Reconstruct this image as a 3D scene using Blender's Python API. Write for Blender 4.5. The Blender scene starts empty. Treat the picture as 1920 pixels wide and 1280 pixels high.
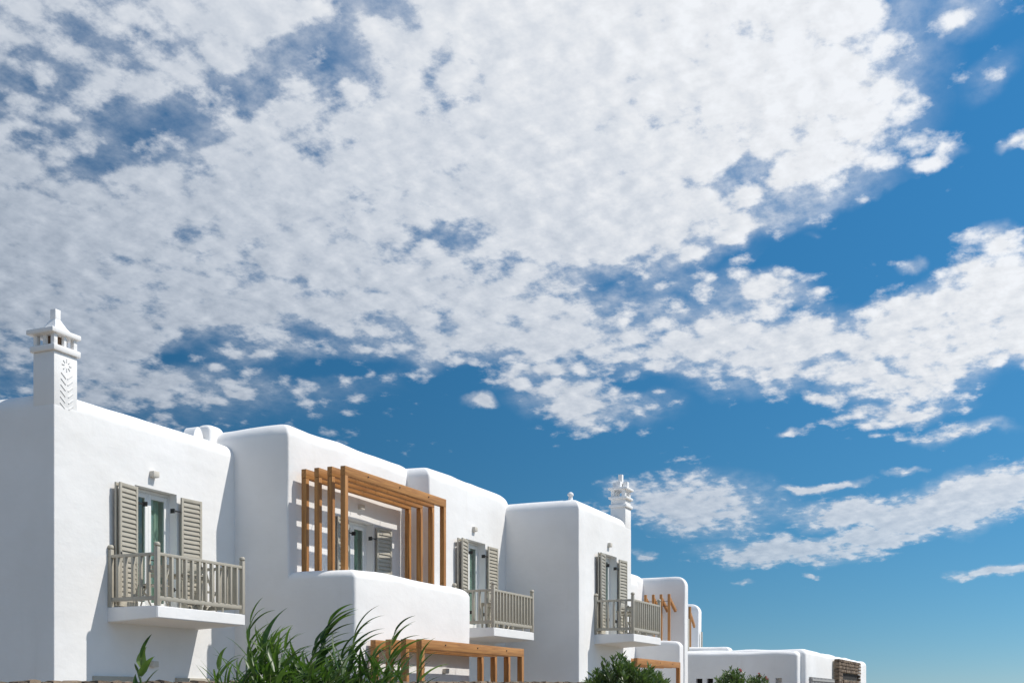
import bpy, bmesh, math, random
from mathutils import Vector, Matrix, noise as mnoise

# ------------------------------------------------------------------ camera, sky, sun, exposure
scene = bpy.context.scene
col = scene.collection
R = math.radians
FPX = 2216.0                       # focal length in photograph pixels
TH = R(24.07)                      # heading of the view, from the street axis (+X)
CAMZ = 1.6
HOR = 1310.0                       # row of the eye level
cd = bpy.data.cameras.new('camera')
cam = bpy.data.objects.new('camera', cd)
col.objects.link(cam)
cam.location = (0, 0, CAMZ)
cam.rotation_euler = (R(90), 0, TH - R(90))
cd.sensor_width = 36.0
cd.lens = FPX / 1920 * 36
cd.shift_y = (HOR - 640) / 1920
cd.clip_start = 0.1
cd.clip_end = 6000
scene.camera = cam

SUN_EL = R(53.5)
SUN_H = Vector((0.411, -0.912, 0)).normalized()
SUN_DIR = Vector((SUN_H.x * math.cos(SUN_EL), SUN_H.y * math.cos(SUN_EL), math.sin(SUN_EL)))
sd = bpy.data.lights.new('sun', 'SUN')
sd.energy = 4.35
sd.angle = R(0.53)
sd.color = (1.0, 0.945, 0.865)
sun = bpy.data.objects.new('sun', sd)
col.objects.link(sun)
sun.location = (30, -40, 60)
sun.rotation_euler = (-SUN_DIR).to_track_quat('-Z', 'Y').to_euler()

vs = scene.view_settings
vs.view_transform = 'Standard'
vs.look = 'None'
vs.gamma = 1
vs.use_curve_mapping = False
vs.exposure = 0.0
SKY_STRENGTH = 0.1

def pix_dir(px, py):
    t = (px - 960) / FPX
    v = (HOR - py) / FPX
    f = Vector((math.cos(TH), math.sin(TH), 0))
    r = Vector((math.sin(TH), -math.cos(TH), 0))
    return (f + r * t + Vector((0, 0, v))).normalized()

def az_el(px, py):
    d = pix_dir(px, py)
    return math.atan2(d.y, d.x), math.asin(d.z)

class NT:
    """small helper that wires shader nodes"""
    def __init__(self, tree):
        self.t = tree
        self.n = tree.nodes
        self.l = tree.links
    def node(self, typ, **kw):
        n = self.n.new(typ)
        for k, v in kw.items():
            setattr(n, k, v)
        return n
    def put(self, sock, v):
        if hasattr(v, 'is_linked') or hasattr(v, 'links'):
            self.l.new(v, sock)
        else:
            sock.default_value = v
    def math(self, op, a, b=0.0, c=None, clamp=False):
        n = self.node('ShaderNodeMath', operation=op, use_clamp=clamp)
        self.put(n.inputs[0], a)
        self.put(n.inputs[1], b)
        if c is not None:
            self.put(n.inputs[2], c)
        return n.outputs[0]
    def vmath(self, op, a, b=(0, 0, 0), scale=None):
        n = self.node('ShaderNodeVectorMath', operation=op)
        self.put(n.inputs[0], a)
        self.put(n.inputs[1], b)
        if scale is not None:
            self.put(n.inputs[3], scale)
        return n.outputs['Value'] if op in ('DOT_PRODUCT', 'LENGTH') else n.outputs[0]
    def noise(self, vec, scale, detail=4, rough=0.5, dist=0.0, lac=2.0):
        n = self.node('ShaderNodeTexNoise')
        self.put(n.inputs['Vector'], vec)
        n.inputs['Scale'].default_value = scale
        n.inputs['Detail'].default_value = detail
        n.inputs['Roughness'].default_value = rough
        n.inputs['Distortion'].default_value = dist
        n.inputs['Lacunarity'].default_value = lac
        return n.outputs[0]
    def mix(self, fac, a, b, mode='MIX'):
        n = self.node('ShaderNodeMix', data_type='RGBA', blend_type=mode)
        self.put(n.inputs[0], fac)
        self.put(n.inputs[6], a)
        self.put(n.inputs[7], b)
        return n.outputs[2]
    def rng(self, v, a, b, c=0.0, d=1.0, smooth=False):
        n = self.node('ShaderNodeMapRange')
        n.interpolation_type = 'SMOOTHSTEP' if smooth else 'LINEAR'
        self.put(n.inputs[0], v)
        for i, x in enumerate((a, b, c, d)):
            self.put(n.inputs[i + 1], x)
        return n.outputs[0]

# cloud banks: (px, py, rx, ry, tilt in degrees, weight), turned into azimuth and elevation of the sky
BANKS = [
    (250, 330, 900, 490, 0, 2.1), (1130, 150, 740, 440, 0, 2.3), (1290, 405, 330, 95, -6, 1.5),
    (880, 560, 500, 205, 0, 1.4), (480, 610, 420, 130, 2, 1.2), (1800, 625, 350, 138, -8, 1.9), (1400, 650, 480, 125, 4, 1.15), (1180, 610, 330, 120, 0, .95),
    (1110, 752, 250, 80, 5, 1.05), (990, 700, 170, 60, 0, .8), (1440, 545, 270, 85, 6, 1.0), (1000, 640, 260, 90, 0, 0.9),
    (1755, 305, 100, 30, -8, .85), (1880, 458, 115, 48, 15, .95), (1525, 440, 50, 22, 0, .8),
    (1905, 275, 55, 28, -15, .8), (1710, 500, 44, 22, 0, .75), (1800, 20, 150, 80, 0, .75),
    (1860, 140, 130, 60, -25, .62), (1815, 500, 90, 28, 0, 0.8), (1560, 430, 40, 16, 0, .8),
    (1320, 945, 270, 110, 6, 1.0), (1190, 905, 110, 34, 0, .8), (1480, 1035, 260, 40, 0, 1.1),
    (1640, 1010, 220, 26, -4, 1.0), (1610, 965, 260, 48, 0, 1.05), (1830, 935, 270, 80, -10, 1.3),
    (1530, 912, 130, 17, -6, 1.1), (1860, 1065, 110, 16, -3, 1.3), (1800, 812, 170, 26, 0, .85),
    (1700, 768, 190, 40, 0, .9), (1690, 882, 70, 11, 0, .9), (1545, 752, 50, 18, 0, .9),
    (895, 750, 56, 26, 5, 1.3), (425, 737, 60, 22, 10, 1.0), (1475, 812, 50, 13, -8, .8),
    (1200, 1040, 70, 12, 0, .9), (1390, 1088, 40, 8, 0, .8), (1520, 1078, 40, 8, 0, .7),
    (180, 735, 160, 30, 0, .8),
    # openings
    (430, 190, 330, 60, -24, -.36), (290, 255, 120, 60, 0, -.2), (620, 112, 150, 55, 5, -.3),
    (180, 310, 190, 50, 12, -.2), (80, 130, 480, 320, 0, -.34), (60, 300, 240, 80, 10, -.1),
    (760, 20, 130, 46, 10, -.4), (250, 60, 260, 70, 25, -.2), (480, 520, 300, 30, 3, -.34), (420, 632, 150, 34, -4, -.5),
    (580, 622, 80, 40, 20, -.5), (330, 668, 110, 34, -10, -.5), (470, 692, 300, 34, 0, -.4),
    (715, 585, 60, 36, 0, -.4), (830, 590, 60, 40, 20, -.35), (640, 685, 150, 28, 0, -.4),
    (870, 695, 130, 40, -10, -.45), (1620, 440, 310, 55, -14, -.8), (1370, 475, 160, 24, -14, -.4),
    (1130, 528, 150, 22, -10, -.3), (1180, 600, 60, 30, 0, -.25), (1480, 590, 80, 40, 0, -.25),
    (1210, 715, 130, 20, 0, -.25), (1390, 320, 190, 46, -20, -.3),
    (1880, 700, 80, 46, 0, -.4), (1640, 690, 150, 46, 0, -.22), (1080, 110, 50, 80, 0, -.25), (300, 420, 330, 40, 4, -.15),
    (1620, 540, 140, 34, 0, -.4), (960, 600, 60, 30, 0, -.3),
]

def build_world():
    w = bpy.data.worlds.new('World')
    scene.world = w
    w.use_nodes = True
    t = NT(w.node_tree)
    t.n.clear()
    out = t.node('ShaderNodeOutputWorld')
    bg = t.node('ShaderNodeBackground')
    t.l.new(bg.outputs[0], out.inputs[0])
    sky = t.node('ShaderNodeTexSky', sky_type='NISHITA')
    sky.sun_disc = False
    sky.sun_elevation = SUN_EL
    sky.sun_rotation = math.atan2(SUN_H.x, SUN_H.y)
    sky.altitude = 50
    sky.air_density = 0.6
    sky.dust_density = 0.0
    sky.ozone_density = 4.0
    tc = t.node('ShaderNodeTexCoord')
    d = tc.outputs['Generated']
    sep = t.node('ShaderNodeSeparateXYZ')
    t.l.new(d, sep.inputs[0])
    x, y, z = sep.outputs
    # clear air seen through a polarising filter: deepest blue at right angles to the sun
    sdot = t.vmath('DOT_PRODUCT', d, tuple(SUN_DIR))
    pol = t.math('MINIMUM', t.math('MULTIPLY_ADD', t.math('ABSOLUTE', sdot), 1.5, .70), 1.6)
    sc = t.node('ShaderNodeSeparateColor')
    t.l.new(sky.outputs[0], sc.inputs[0])
    cc = t.node('ShaderNodeCombineColor')
    for i, (g, e) in enumerate(((.335, 1.28), (1.04, .8), (1.58, .65))):
        t.l.new(t.math('MULTIPLY', t.math('MULTIPLY', t.math('POWER', sc.outputs[i], e), g), pol), cc.inputs[i])
    clear = cc.outputs[0]
    az = t.math('ARCTAN2', y, x)
    el = t.math('ARCSINE', t.math('MINIMUM', t.math('MAXIMUM', z, -1.0), 1.0))
    comb = t.node('ShaderNodeCombineXYZ')
    t.l.new(az, comb.inputs[0])
    t.l.new(el, comb.inputs[1])
    ae = comb.outputs[0]
    # cloud sheet coordinates (flat layer seen in perspective)
    zz = t.math('ADD', t.math('MAXIMUM', z, 0.0), 0.25)
    cp = t.node('ShaderNodeCombineXYZ')
    t.l.new(t.math('DIVIDE', x, zz), cp.inputs[0])
    t.l.new(t.math('DIVIDE', y, zz), cp.inputs[1])
    p = cp.outputs[0]
    # a gentle warp so bank edges are ragged
    wn = t.node('ShaderNodeTexNoise')
    t.l.new(ae, wn.inputs['Vector'])
    wn.inputs['Scale'].default_value = 26
    wn.inputs['Detail'].default_value = 5
    warp = t.vmath('SCALE', t.vmath('SUBTRACT', wn.outputs[1], (.5, .5, .5)), scale=0.030)
    aew = t.vmath('MULTIPLY', t.vmath('ADD', ae, warp), (1, 1, 0))
    cov = None
    for (px, py, rx, ry, ang, wt) in BANKS:
        a, e = az_el(px, py)
        m = t.node('ShaderNodeMapping', vector_type='TEXTURE')
        t.l.new(aew, m.inputs['Vector'])
        m.inputs['Location'].default_value = (a, e, 0)
        m.inputs['Rotation'].default_value = (0, 0, R(ang))     # azimuth grows leftwards, rows grow down
        m.inputs['Scale'].default_value = (rx / FPX, ry / FPX, 1)
        g = t.node('ShaderNodeTexGradient', gradient_type='SPHERICAL')
        t.l.new(m.outputs[0], g.inputs[0])
        if wt > 0:
            v = t.math('MINIMUM', t.math('MULTIPLY', g.outputs[1], wt), 1.0)
            cov = v if cov is None else t.math('MAXIMUM', cov, v)
        else:
            cov = t.math('MULTIPLY_ADD', g.outputs[1], wt, cov)
    # beyond the banks the sky goes on with the same broken sheet
    fwd = t.vmath('DOT_PRODUCT', d, (math.cos(TH) * .93, math.sin(TH) * .93, .36))
    away = t.rng(fwd, 0.86, 0.70, 0, 1, True)
    low = t.rng(t.noise(d, 2.3, 2), .42, .66, 0, .9)
    cov = t.math('ADD', cov, t.math('MULTIPLY', low, away))
    cov = t.math('MINIMUM', t.math('MAXIMUM', cov, 0.0), 1.0)
    # puffs: large heaps broken up by small ones
    wob = t.node('ShaderNodeTexNoise')
    t.l.new(p, wob.inputs['Vector'])
    wob.inputs['Scale'].default_value = 18
    wob.inputs['Detail'].default_value = 3
    pw = t.vmath('ADD', p, t.vmath('SCALE', t.vmath('SUBTRACT', wob.outputs[1], (.5, .5, .5)), scale=.04))
    vor = t.node('ShaderNodeTexVoronoi', feature='SMOOTH_F1', voronoi_dimensions='2D')
    t.l.new(pw, vor.inputs['Vector'])
    vor.inputs['Scale'].default_value = 20
    vor.inputs['Smoothness'].default_value = .5
    cell = t.rng(vor.outputs['Distance'], .08, .62, .5, -.5)
    big = t.math('SUBTRACT', t.noise(p, 5.0, 2, .5), .5)
    fine = t.math('SUBTRACT', t.noise(p, 32.0, 7, .62), .5)
    n1 = t.math('ADD', t.math('ADD', t.math('MULTIPLY', big, 1.7), t.math('MULTIPLY', fine, 1.75)), t.math('MULTIPLY', cell, t.rng(z, .13, .26, .16, .56, True)))
    sh = t.vmath('ADD', p, (SUN_H.x * .016, SUN_H.y * .016, 0))
    f2 = t.math('SUBTRACT', t.noise(sh, 32.0, 3, .62), .5)
    n2 = t.math('SUBTRACT', fine, f2)
    nb = t.noise(p, 2.2, 3, .5)
    dens = t.math('ADD', n1, t.math('MULTIPLY', t.math('SUBTRACT', cov, .47), 1.55))
    alpha = t.rng(dens, -.26, .60, 0, 1, True)
    veil = t.math('MULTIPLY', t.rng(cov, .25, .9, 0, .80, True), t.math('MULTIPLY', t.rng(nb, .3, .62, .7, 1.1), t.rng(t.math('ADD', fine, t.math('MULTIPLY', big, .6)), -.22, .20, .30, 1.12)))
    alpha = t.math('MINIMUM', t.math('MAXIMUM', alpha, veil), t.rng(z, .10, .24, .74, .97, True))
    alpha = t.math('MULTIPLY', alpha, t.rng(z, 0.0, 0.05, 0, 1, True))
    # light on the clouds: brighter towards the sun, modelled by the density step towards it
    base = t.rng(sdot, -.02, .50, .49, .94)
    relief = t.math('ADD', t.math('MULTIPLY', n2, .34), t.math('MULTIPLY', cell, .075))
    core = t.math('MULTIPLY', t.rng(dens, .15, .8, 0, 1), -.05)
    lum = t.math('ADD', t.math('ADD', base, relief), core)
    lum = t.math('MINIMUM', t.math('MAXIMUM', lum, .32), .93)
    lumc = t.math('DIVIDE', lum, SKY_STRENGTH)
    tint = t.mix(t.rng(lum, .4, .85), (0.81, 0.95, 1.16, 1), (0.975, 1.0, 1.04, 1))
    ccol = t.vmath('SCALE', tint, scale=lumc)
    fin = t.mix(alpha, clear, ccol)
    t.l.new(fin, bg.inputs[0])
    bg.inputs[1].default_value = SKY_STRENGTH
    w.cycles.sampling_method = 'MANUAL'
    w.cycles.sample_map_resolution = 1024
build_world()

# ------------------------------------------------------------------ helpers
def wp(px, py, Y):
    """world point seen at a photograph pixel, on the facade plane at this Y"""
    b = TH - math.atan((px - 960) / FPX)
    X = Y / math.tan(b)
    dd = X * math.cos(TH) + Y * math.sin(TH)
    return Vector((X, Y, CAMZ + (HOR - py) * dd / FPX))

def link(name, me, mat=None, parent=None, loc=(0, 0, 0), rot=(0, 0, 0)):
    o = bpy.data.objects.new(name, me)
    col.objects.link(o)
    o.location = loc
    o.rotation_euler = rot
    if me is not None and mat is not None and not me.materials:
        me.materials.append(mat)
    if parent is not None:
        o.parent = parent
    return o

def thing(name, label, cat, loc=(0, 0, 0), group=None):
    o = bpy.data.objects.new(name, None)
    col.objects.link(o)
    o.location = loc
    o.empty_display_size = 0.3
    tag(o, label, cat, group)
    return o

def tag(o, label, cat, group=None):
    o['label'] = label
    o['category'] = cat
    if group:
        o['group'] = group
    return o

def finish(bm, name='mesh', smooth=None):
    me = bpy.data.meshes.new(name)
    bmesh.ops.recalc_face_normals(bm, faces=bm.faces[:])
    bm.to_mesh(me)
    bm.free()
    if smooth is not None:
        me.polygons.foreach_set('use_smooth', [True] * len(me.polygons))
        me.set_sharp_from_angle(angle=R(smooth))
    return me

def add_box(bm, x0, x1, y0, y1, z0, z1, bev=0.0, mat=None):
    vs_ = [bm.verts.new((x, y, z)) for x in (x0, x1) for y in (y0, y1) for z in (z0, z1)]
    f = [(0, 1, 3, 2), (4, 6, 7, 5), (0, 4, 5, 1), (2, 3, 7, 6), (0, 2, 6, 4), (1, 5, 7, 3)]
    faces = [bm.faces.new([vs_[i] for i in q]) for q in f]
    if mat is not None:
        bmesh.ops.transform(bm, matrix=mat, verts=vs_)
    if bev > 0:
        es = list({e for fc in faces for e in fc.edges})
        bmesh.ops.bevel(bm, geom=es, offset=bev, segments=2, affect='EDGES', profile=.5)

def box_mesh(x0, x1, y0, y1, z0, z1, bev=0.0, smooth=35):
    bm = bmesh.new()
    add_box(bm, x0, x1, y0, y1, z0, z1, bev)
    return finish(bm, smooth=smooth if bev else None)

def rect_ring(x0, x1, y0, y1, r, step=.45, arc=4):
    """closed outline of a rounded rectangle with points along the sides"""
    pts = []
    r = min(r, (x1 - x0) / 2 - .001, (y1 - y0) / 2 - .001)
    cs = [((x1 - r, y0 + r), -90), ((x1 - r, y1 - r), 0), ((x0 + r, y1 - r), 90), ((x0 + r, y0 + r), 180)]
    for k, ((cx, cy), a0) in enumerate(cs):
        for i in range(arc + 1):
            a = R(a0 + 90 * i / arc)
            pts.append((cx + r * math.cos(a), cy + r * math.sin(a)))
        (nx, ny), na = cs[(k + 1) % 4]
        e0 = pts[-1]
        e1 = (nx + r * math.cos(R(na)), ny + r * math.sin(R(na)))
        L = math.dist(e0, e1)
        RN = rect_ring.counts[k % 2]
        for i in range(1, RN):
            s = i / RN
            pts.append((e0[0] + (e1[0] - e0[0]) * s, e0[1] + (e1[1] - e0[1]) * s))
    return pts
rect_ring.counts = (10, 10)

def plaster_block(x0, x1, y0, y1, z0, z1, top=.34, cr=.05, wob=.02, hollow=None, crest_wob=.05, seed=0, kx=1.0, calm=None):
    """hand-plastered block: soft parapet crest, slightly wavy faces; hollow = floor height of a terrace inside"""
    rect_ring.counts = (max(4, int((y1 - y0) / .45)), max(4, int((x1 - x0) / .45)))
    prof = []
    nz = max(3, int((z1 - top - z0) / .45))
    for i in range(nz + 1):
        prof.append((0.0, z0 + (z1 - top - z0) * i / nz))
    seg = 8
    for i in range(1, seg + 1):
        a = R(90 * i / seg)
        prof.append((top * (1 - math.cos(a)), z1 - top + top * math.sin(a)))
    if hollow is not None:
        for i in range(1, seg + 1):
            a = R(90 * i / seg)
            prof.append((top + top * math.sin(a) * .6, z1 - top + top * math.cos(a)))
        prof.append((top * 1.6, hollow))
    else:
        prof.append((top + min(.5, .4 * (min((x1 - x0) / max(kx, .01), y1 - y0) / 2 - top)), z1 + .0))
    bm = bmesh.new()
    rings = []
    for ins, z in prof:
        rr = cr + ins * .25
        ring = []
        for (x, y) in rect_ring(x0 + ins * kx, x1 - ins * kx, y0 + ins, y1 - ins, rr):
            q = Vector((x, y, z))
            s = Vector((seed * 7.3, seed * 3.1, 0))
            n = mnoise.noise_vector(q * .55 + s) * wob + mnoise.noise_vector(q * 1.7 + s) * wob * .45
            if calm is not None:      # true and plumb where a chimney rises flush with the wall
                n *= min(1.0, max(0.0, (math.hypot(x - calm[0], y - calm[1]) - .75) / .8))
            if z > z1 - top - .3 and calm is None:
                n.z += mnoise.noise(q * .8 + s) * crest_wob
            elif calm is None or z <= z1 - top - .3:
                n.z = 0
            ring.append(bm.verts.new(q + n))
        rings.append(ring)
    for a, b in zip(rings, rings[1:]):
        n = len(a)
        for i in range(n):
            j = (i + 1) % n
            bm.faces.new((a[i], a[j], b[j], b[i]))
    bm.faces.new(rings[-1])
    bm.faces.new(list(reversed(rings[0])))
    return finish(bm, smooth=38)

def cut(me, boxes):
    """cut openings (boxes) out of a block"""
    tmp = bpy.data.objects.new('tmp', me)
    col.objects.link(tmp)
    bm = bmesh.new()
    for b in boxes:
        add_box(bm, *b)
    cme = finish(bm)
    co = bpy.data.objects.new('tmpc', cme)
    col.objects.link(co)
    m = tmp.modifiers.new('b', 'BOOLEAN')
    m.operation = 'DIFFERENCE'
    m.solver = 'EXACT'
    m.object = co
    dg = bpy.context.evaluated_depsgraph_get()
    dg.update()
    res = bpy.data.meshes.new_from_object(tmp.evaluated_get(dg))
    bpy.data.objects.remove(tmp)
    bpy.data.objects.remove(co)
    res.polygons.foreach_set('use_smooth', [True] * len(res.polygons))
    res.set_sharp_from_angle(angle=R(38))
    return res

def tube(bm, pts, rad, sides=6, taper=None):
    rings = []
    for i, p_ in enumerate(pts):
        p_ = Vector(p_)
        a = Vector(pts[max(0, i - 1)])
        b = Vector(pts[min(len(pts) - 1, i + 1)])
        tdir = (b - a).normalized()
        u = tdir.cross(Vector((0.3, 0.9, 0.2))).normalized()
        v = tdir.cross(u)
        rr = rad if taper is None else rad + (taper - rad) * i / (len(pts) - 1)
        rings.append([bm.verts.new(p_ + (u * math.cos(2 * math.pi * k / sides) + v * math.sin(2 * math.pi * k / sides)) * rr) for k in range(sides)])
    for a, b in zip(rings, rings[1:]):
        for k in range(sides):
            bm.faces.new((a[k], a[(k + 1) % sides], b[(k + 1) % sides], b[k]))
    bm.faces.new(list(reversed(rings[0])))
    bm.faces.new(rings[-1])

def lathe(bm, prof, c=(0, 0, 0), n=14):
    rings = []
    for r, z in prof:
        rings.append([bm.verts.new((c[0] + r * math.cos(2 * math.pi * k / n), c[1] + r * math.sin(2 * math.pi * k / n), c[2] + z)) for k in range(n)])
    for a, b in zip(rings, rings[1:]):
        for k in range(n):
            bm.faces.new((a[k], a[(k + 1) % n], b[(k + 1) % n], b[k]))
    bm.faces.new(list(reversed(rings[0])))
    bm.faces.new(rings[-1])

# ------------------------------------------------------------------ materials
def new_mat(name):
    m = bpy.data.materials.new(name)
    m.use_nodes = True
    t = NT(m.node_tree)
    b = t.n['Principled BSDF']
    return m, t, b

def bump(t, b, h, strength, dist):
    n = t.node('ShaderNodeBump')
    n.inputs['Strength'].default_value = strength
    n.inputs['Distance'].default_value = dist
    t.put(n.inputs['Height'], h)
    t.l.new(n.outputs[0], b.inputs['Normal'])

def mat_plaster():
    m, t, b = new_mat('white_plaster')
    g = t.node('ShaderNodeNewGeometry').outputs['Position']
    big = t.noise(g, .45, 4, .6)
    mid = t.noise(g, 3.2, 5, .62)
    streak = t.noise(t.vmath('MULTIPLY', g, (2.6, 2.6, .22)), 1.0, 5, .6)
    base = t.mix(t.rng(big, .35, .68), (.775, .768, .755, 1), (.85, .847, .842, 1))
    c = t.mix(t.math('MULTIPLY', t.rng(streak, .58, .80, 0, 1, True), .30), base, (.66, .645, .61, 1))
    c = t.mix(t.math('MULTIPLY', t.rng(mid, .62, .80, 0, 1, True), .28), c, (.70, .695, .68, 1))
    t.l.new(c, b.inputs['Base Color'])
    b.inputs['Roughness'].default_value = .88
    b.inputs['Specular IOR Level'].default_value = .25
    h = t.math('ADD', t.math('MULTIPLY', t.noise(g, 5.5, 6, .6), .8), t.math('MULTIPLY', t.noise(g, 45, 3, .6), .12))
    h = t.math('ADD', h, t.math('MULTIPLY', t.noise(t.vmath('MULTIPLY', g, (1, 1, 1.6)), 1.7, 3, .5), 3.2))
    bump(t, b, h, .21, .02)
    return m

def mat_paint(name, c0, rough=.55, var=.08, scale=9):
    m, t, b = new_mat(name)
    tc = t.node('ShaderNodeNewGeometry').outputs['Position']
    n = t.noise(tc, scale, 5, .6)
    lo = tuple(v * (1 - var) for v in c0) + (1,)
    hi = tuple(min(1, v * (1 + var)) for v in c0) + (1,)
    t.l.new(t.mix(t.rng(n, .3, .7), lo, hi), b.inputs['Base Color'])
    b.inputs['Roughness'].default_value = rough
    bump(t, b, t.noise(tc, 60, 3), .12, .004)
    return m

def mat_wood():
    m, t, b = new_mat('oiled_pine')
    tc = t.node('ShaderNodeTexCoord').outputs['Object']
    oi = t.node('ShaderNodeObjectInfo').outputs['Random']
    off = t.vmath('ADD', tc, t.vmath('SCALE', (3.1, 1.7, 5.3), scale=t.math('MULTIPLY', oi, 9.0)))
    # grain follows the long local axis, which is X for beams and Z for posts: two stretched noises, weakest variation wins
    gx = t.noise(t.vmath('MULTIPLY', off, (1.1, 26, 26)), 1.0, 5, .6, .6)
    gz = t.noise(t.vmath('MULTIPLY', off, (26, 26, 1.1)), 1.0, 5, .6, .6)
    nrm = t.node('ShaderNodeAttribute', attribute_name='axis_z')
    gr = t.math('ADD', t.math('MULTIPLY', gx, t.math('SUBTRACT', 1.0, nrm.outputs['Fac'])), t.math('MULTIPLY', gz, nrm.outputs['Fac']))
    c = t.mix(t.rng(gr, .32, .68), (.26, .105, .027, 1), (.53, .262, .078, 1))
    kn = t.node('ShaderNodeTexVoronoi')
    t.l.new(t.vmath('MULTIPLY', off, (2.1, 6, 2.1)), kn.inputs['Vector'])
    kn.inputs['Scale'].default_value = 1.2
    c = t.mix(t.math('MULTIPLY', t.rng(kn.outputs['Distance'], .10, .03, 0, 1, True), .7), c, (.16, .062, .022, 1))
    c = t.mix(t.math('MULTIPLY', t.rng(oi, 0, 1), .25), c, (.44, .20, .075, 1))
    t.l.new(c, b.inputs['Base Color'])
    b.inputs['Roughness'].default_value = .6
    bump(t, b, gr, .25, .004)
    return m

def mat_leaf(name, a, bcol, trans=.35, rough=.42, nscale=6.0, tint=(1.25, 1.5, .55)):
    m, t, b = new_mat(name)
    oi = t.node('ShaderNodeObjectInfo').outputs['Random']
    pos = t.node('ShaderNodeNewGeometry').outputs['Position']
    n = t.noise(pos, nscale, 3, .6)
    f = t.math('ADD', t.math('MULTIPLY', oi, .35), t.math('MULTIPLY', n, .65))
    c = t.mix(t.rng(f, .28, .72), a + (1,), bcol + (1,))
    t.l.new(c, b.inputs['Base Color'])
    b.inputs['Roughness'].default_value = rough
    tr = t.node('ShaderNodeBsdfTranslucent')
    t.l.new(t.mix(1.0, c, tint + (1,), 'MULTIPLY'), tr.inputs[0])
    mx = t.node('ShaderNodeMixShader')
    mx.inputs[0].default_value = trans
    t.l.new(b.outputs[0], mx.inputs[1])
    t.l.new(tr.outputs[0], mx.inputs[2])
    t.l.new(mx.outputs[0], t.n['Material Output'].inputs[0])
    return m

def mat_stone(name, c0, c1, scale=5.0):
    m, t, b = new_mat(name)
    pos = t.node('ShaderNodeNewGeometry').outputs['Position']
    oi = t.node('ShaderNodeObjectInfo').outputs['Random']
    n = t.noise(pos, scale, 7, .65)
    n2 = t.noise(pos, scale * 5, 4, .6)
    f = t.math('ADD', t.math('MULTIPLY', n, .6), t.math('ADD', t.math('MULTIPLY', n2, .3), t.math('MULTIPLY', t.math('SUBTRACT', oi, .5), .3)))
    t.l.new(t.mix(t.rng(f, .25, .68), c0 + (1,), c1 + (1,)), b.inputs['Base Color'])
    b.inputs['Roughness'].default_value = .92
    bump(t, b, n2, .5, .03)
    return m

def mat_glass():
    m, t, b = new_mat('window_glass')
    g = t.node('ShaderNodeBsdfGlossy')
    g.inputs['Roughness'].default_value = .02
    tr = t.node('ShaderNodeBsdfTransparent')
    tr.inputs[0].default_value = (.86, .93, .90, 1)
    fr = t.node('ShaderNodeLayerWeight')
    fr.inputs[0].default_value = .5
    mx = t.node('ShaderNodeMixShader')
    t.l.new(t.math('MULTIPLY_ADD', t.math('POWER', fr.outputs['Facing'], 4.0), .8, .05, clamp=True), mx.inputs[0])
    t.l.new(tr.outputs[0], mx.inputs[1])
    t.l.new(g.outputs[0], mx.inputs[2])
    t.l.new(mx.outputs[0], t.n['Material Output'].inputs[0])
    return m

def mat_ground():
    m, t, b = new_mat('pale_paving_ground')
    pos = t.node('ShaderNodeNewGeometry').outputs['Position']
    n = t.noise(pos, .35, 6, .6)
    n2 = t.noise(pos, 7, 5, .6)
    c = t.mix(t.rng(n, .3, .7), (.19, .150, .105, 1), (.31, .255, .19, 1))
    c = t.mix(t.math('MULTIPLY', t.rng(n2, .5, .8), .4), c, (.10, .10, .06, 1))
    t.l.new(c, b.inputs['Base Color'])
    b.inputs['Roughness'].default_value = .95
    bump(t, b, n2, .4, .03)
    return m

PLASTER = mat_plaster()
TAUPE = mat_paint('taupe_paint', (.41, .38, .315), .5, .06)
TAUPE_DARK = mat_paint('taupe_hardware', (.035, .033, .032), .45, .1)
WHITE_FRAME = mat_paint('white_joinery', (.78, .78, .76), .4, .03)
LAMP = mat_paint('stone_lamp_box', (.60, .565, .50), .7, .06, 30)
WOOD = mat_wood()
GLASS = mat_glass()
CURTAIN = mat_leaf('green_curtain', (.52, .62, .53), (.66, .74, .66), .3, .8, 6.0, (1.0, 1.0, 1.0))
STEEL = mat_paint('dark_steel', (.06, .055, .05), .4, .1)
SOOT = mat_paint('sooty_clay', (.20, .13, .085), .9, .3, 14)
STONE = mat_stone('brown_field_stone', (.075, .054, .039), (.29, .215, .15))
MORTAR = mat_stone('cream_mortar', (.50, .44, .35), (.66, .60, .50), 9)
REED = mat_leaf('reed_leaf', (.020, .055, .013), (.12, .20, .05), .38, .38, 9.0)
REED_PALE = mat_leaf('reed_pale_leaf', (.10, .17, .05), (.22, .30, .10), .4)
REED_DRY = mat_leaf('reed_dry_leaf', (.22, .17, .08), (.38, .30, .15), .3)
REED_STEM = mat_leaf('reed_stem', (.10, .13, .04), (.17, .19, .07), .05)
OLEANDER = mat_leaf('oleander_leaf', (.022, .058, .014), (.15, .215, .085), .25, .35, 22.0)
TWIG = mat_stone('twig_bark', (.09, .065, .04), (.17, .13, .09), 12)
PETAL = mat_leaf('pink_petal', (.62, .10, .16), (.75, .22, .28), .3, .6)
CUSHION = mat_paint('pale_cloth', (.66, .63, .58), .9, .05, 20)
RECESS_SHADE = mat_paint('painted_recess_shade', (.018, .016, .014), .95, .2)  # near-black colour standing in for the shade inside openings
WICKER = mat_paint('grey_wicker', (.36, .355, .345), .8, .2, 25)

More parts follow.
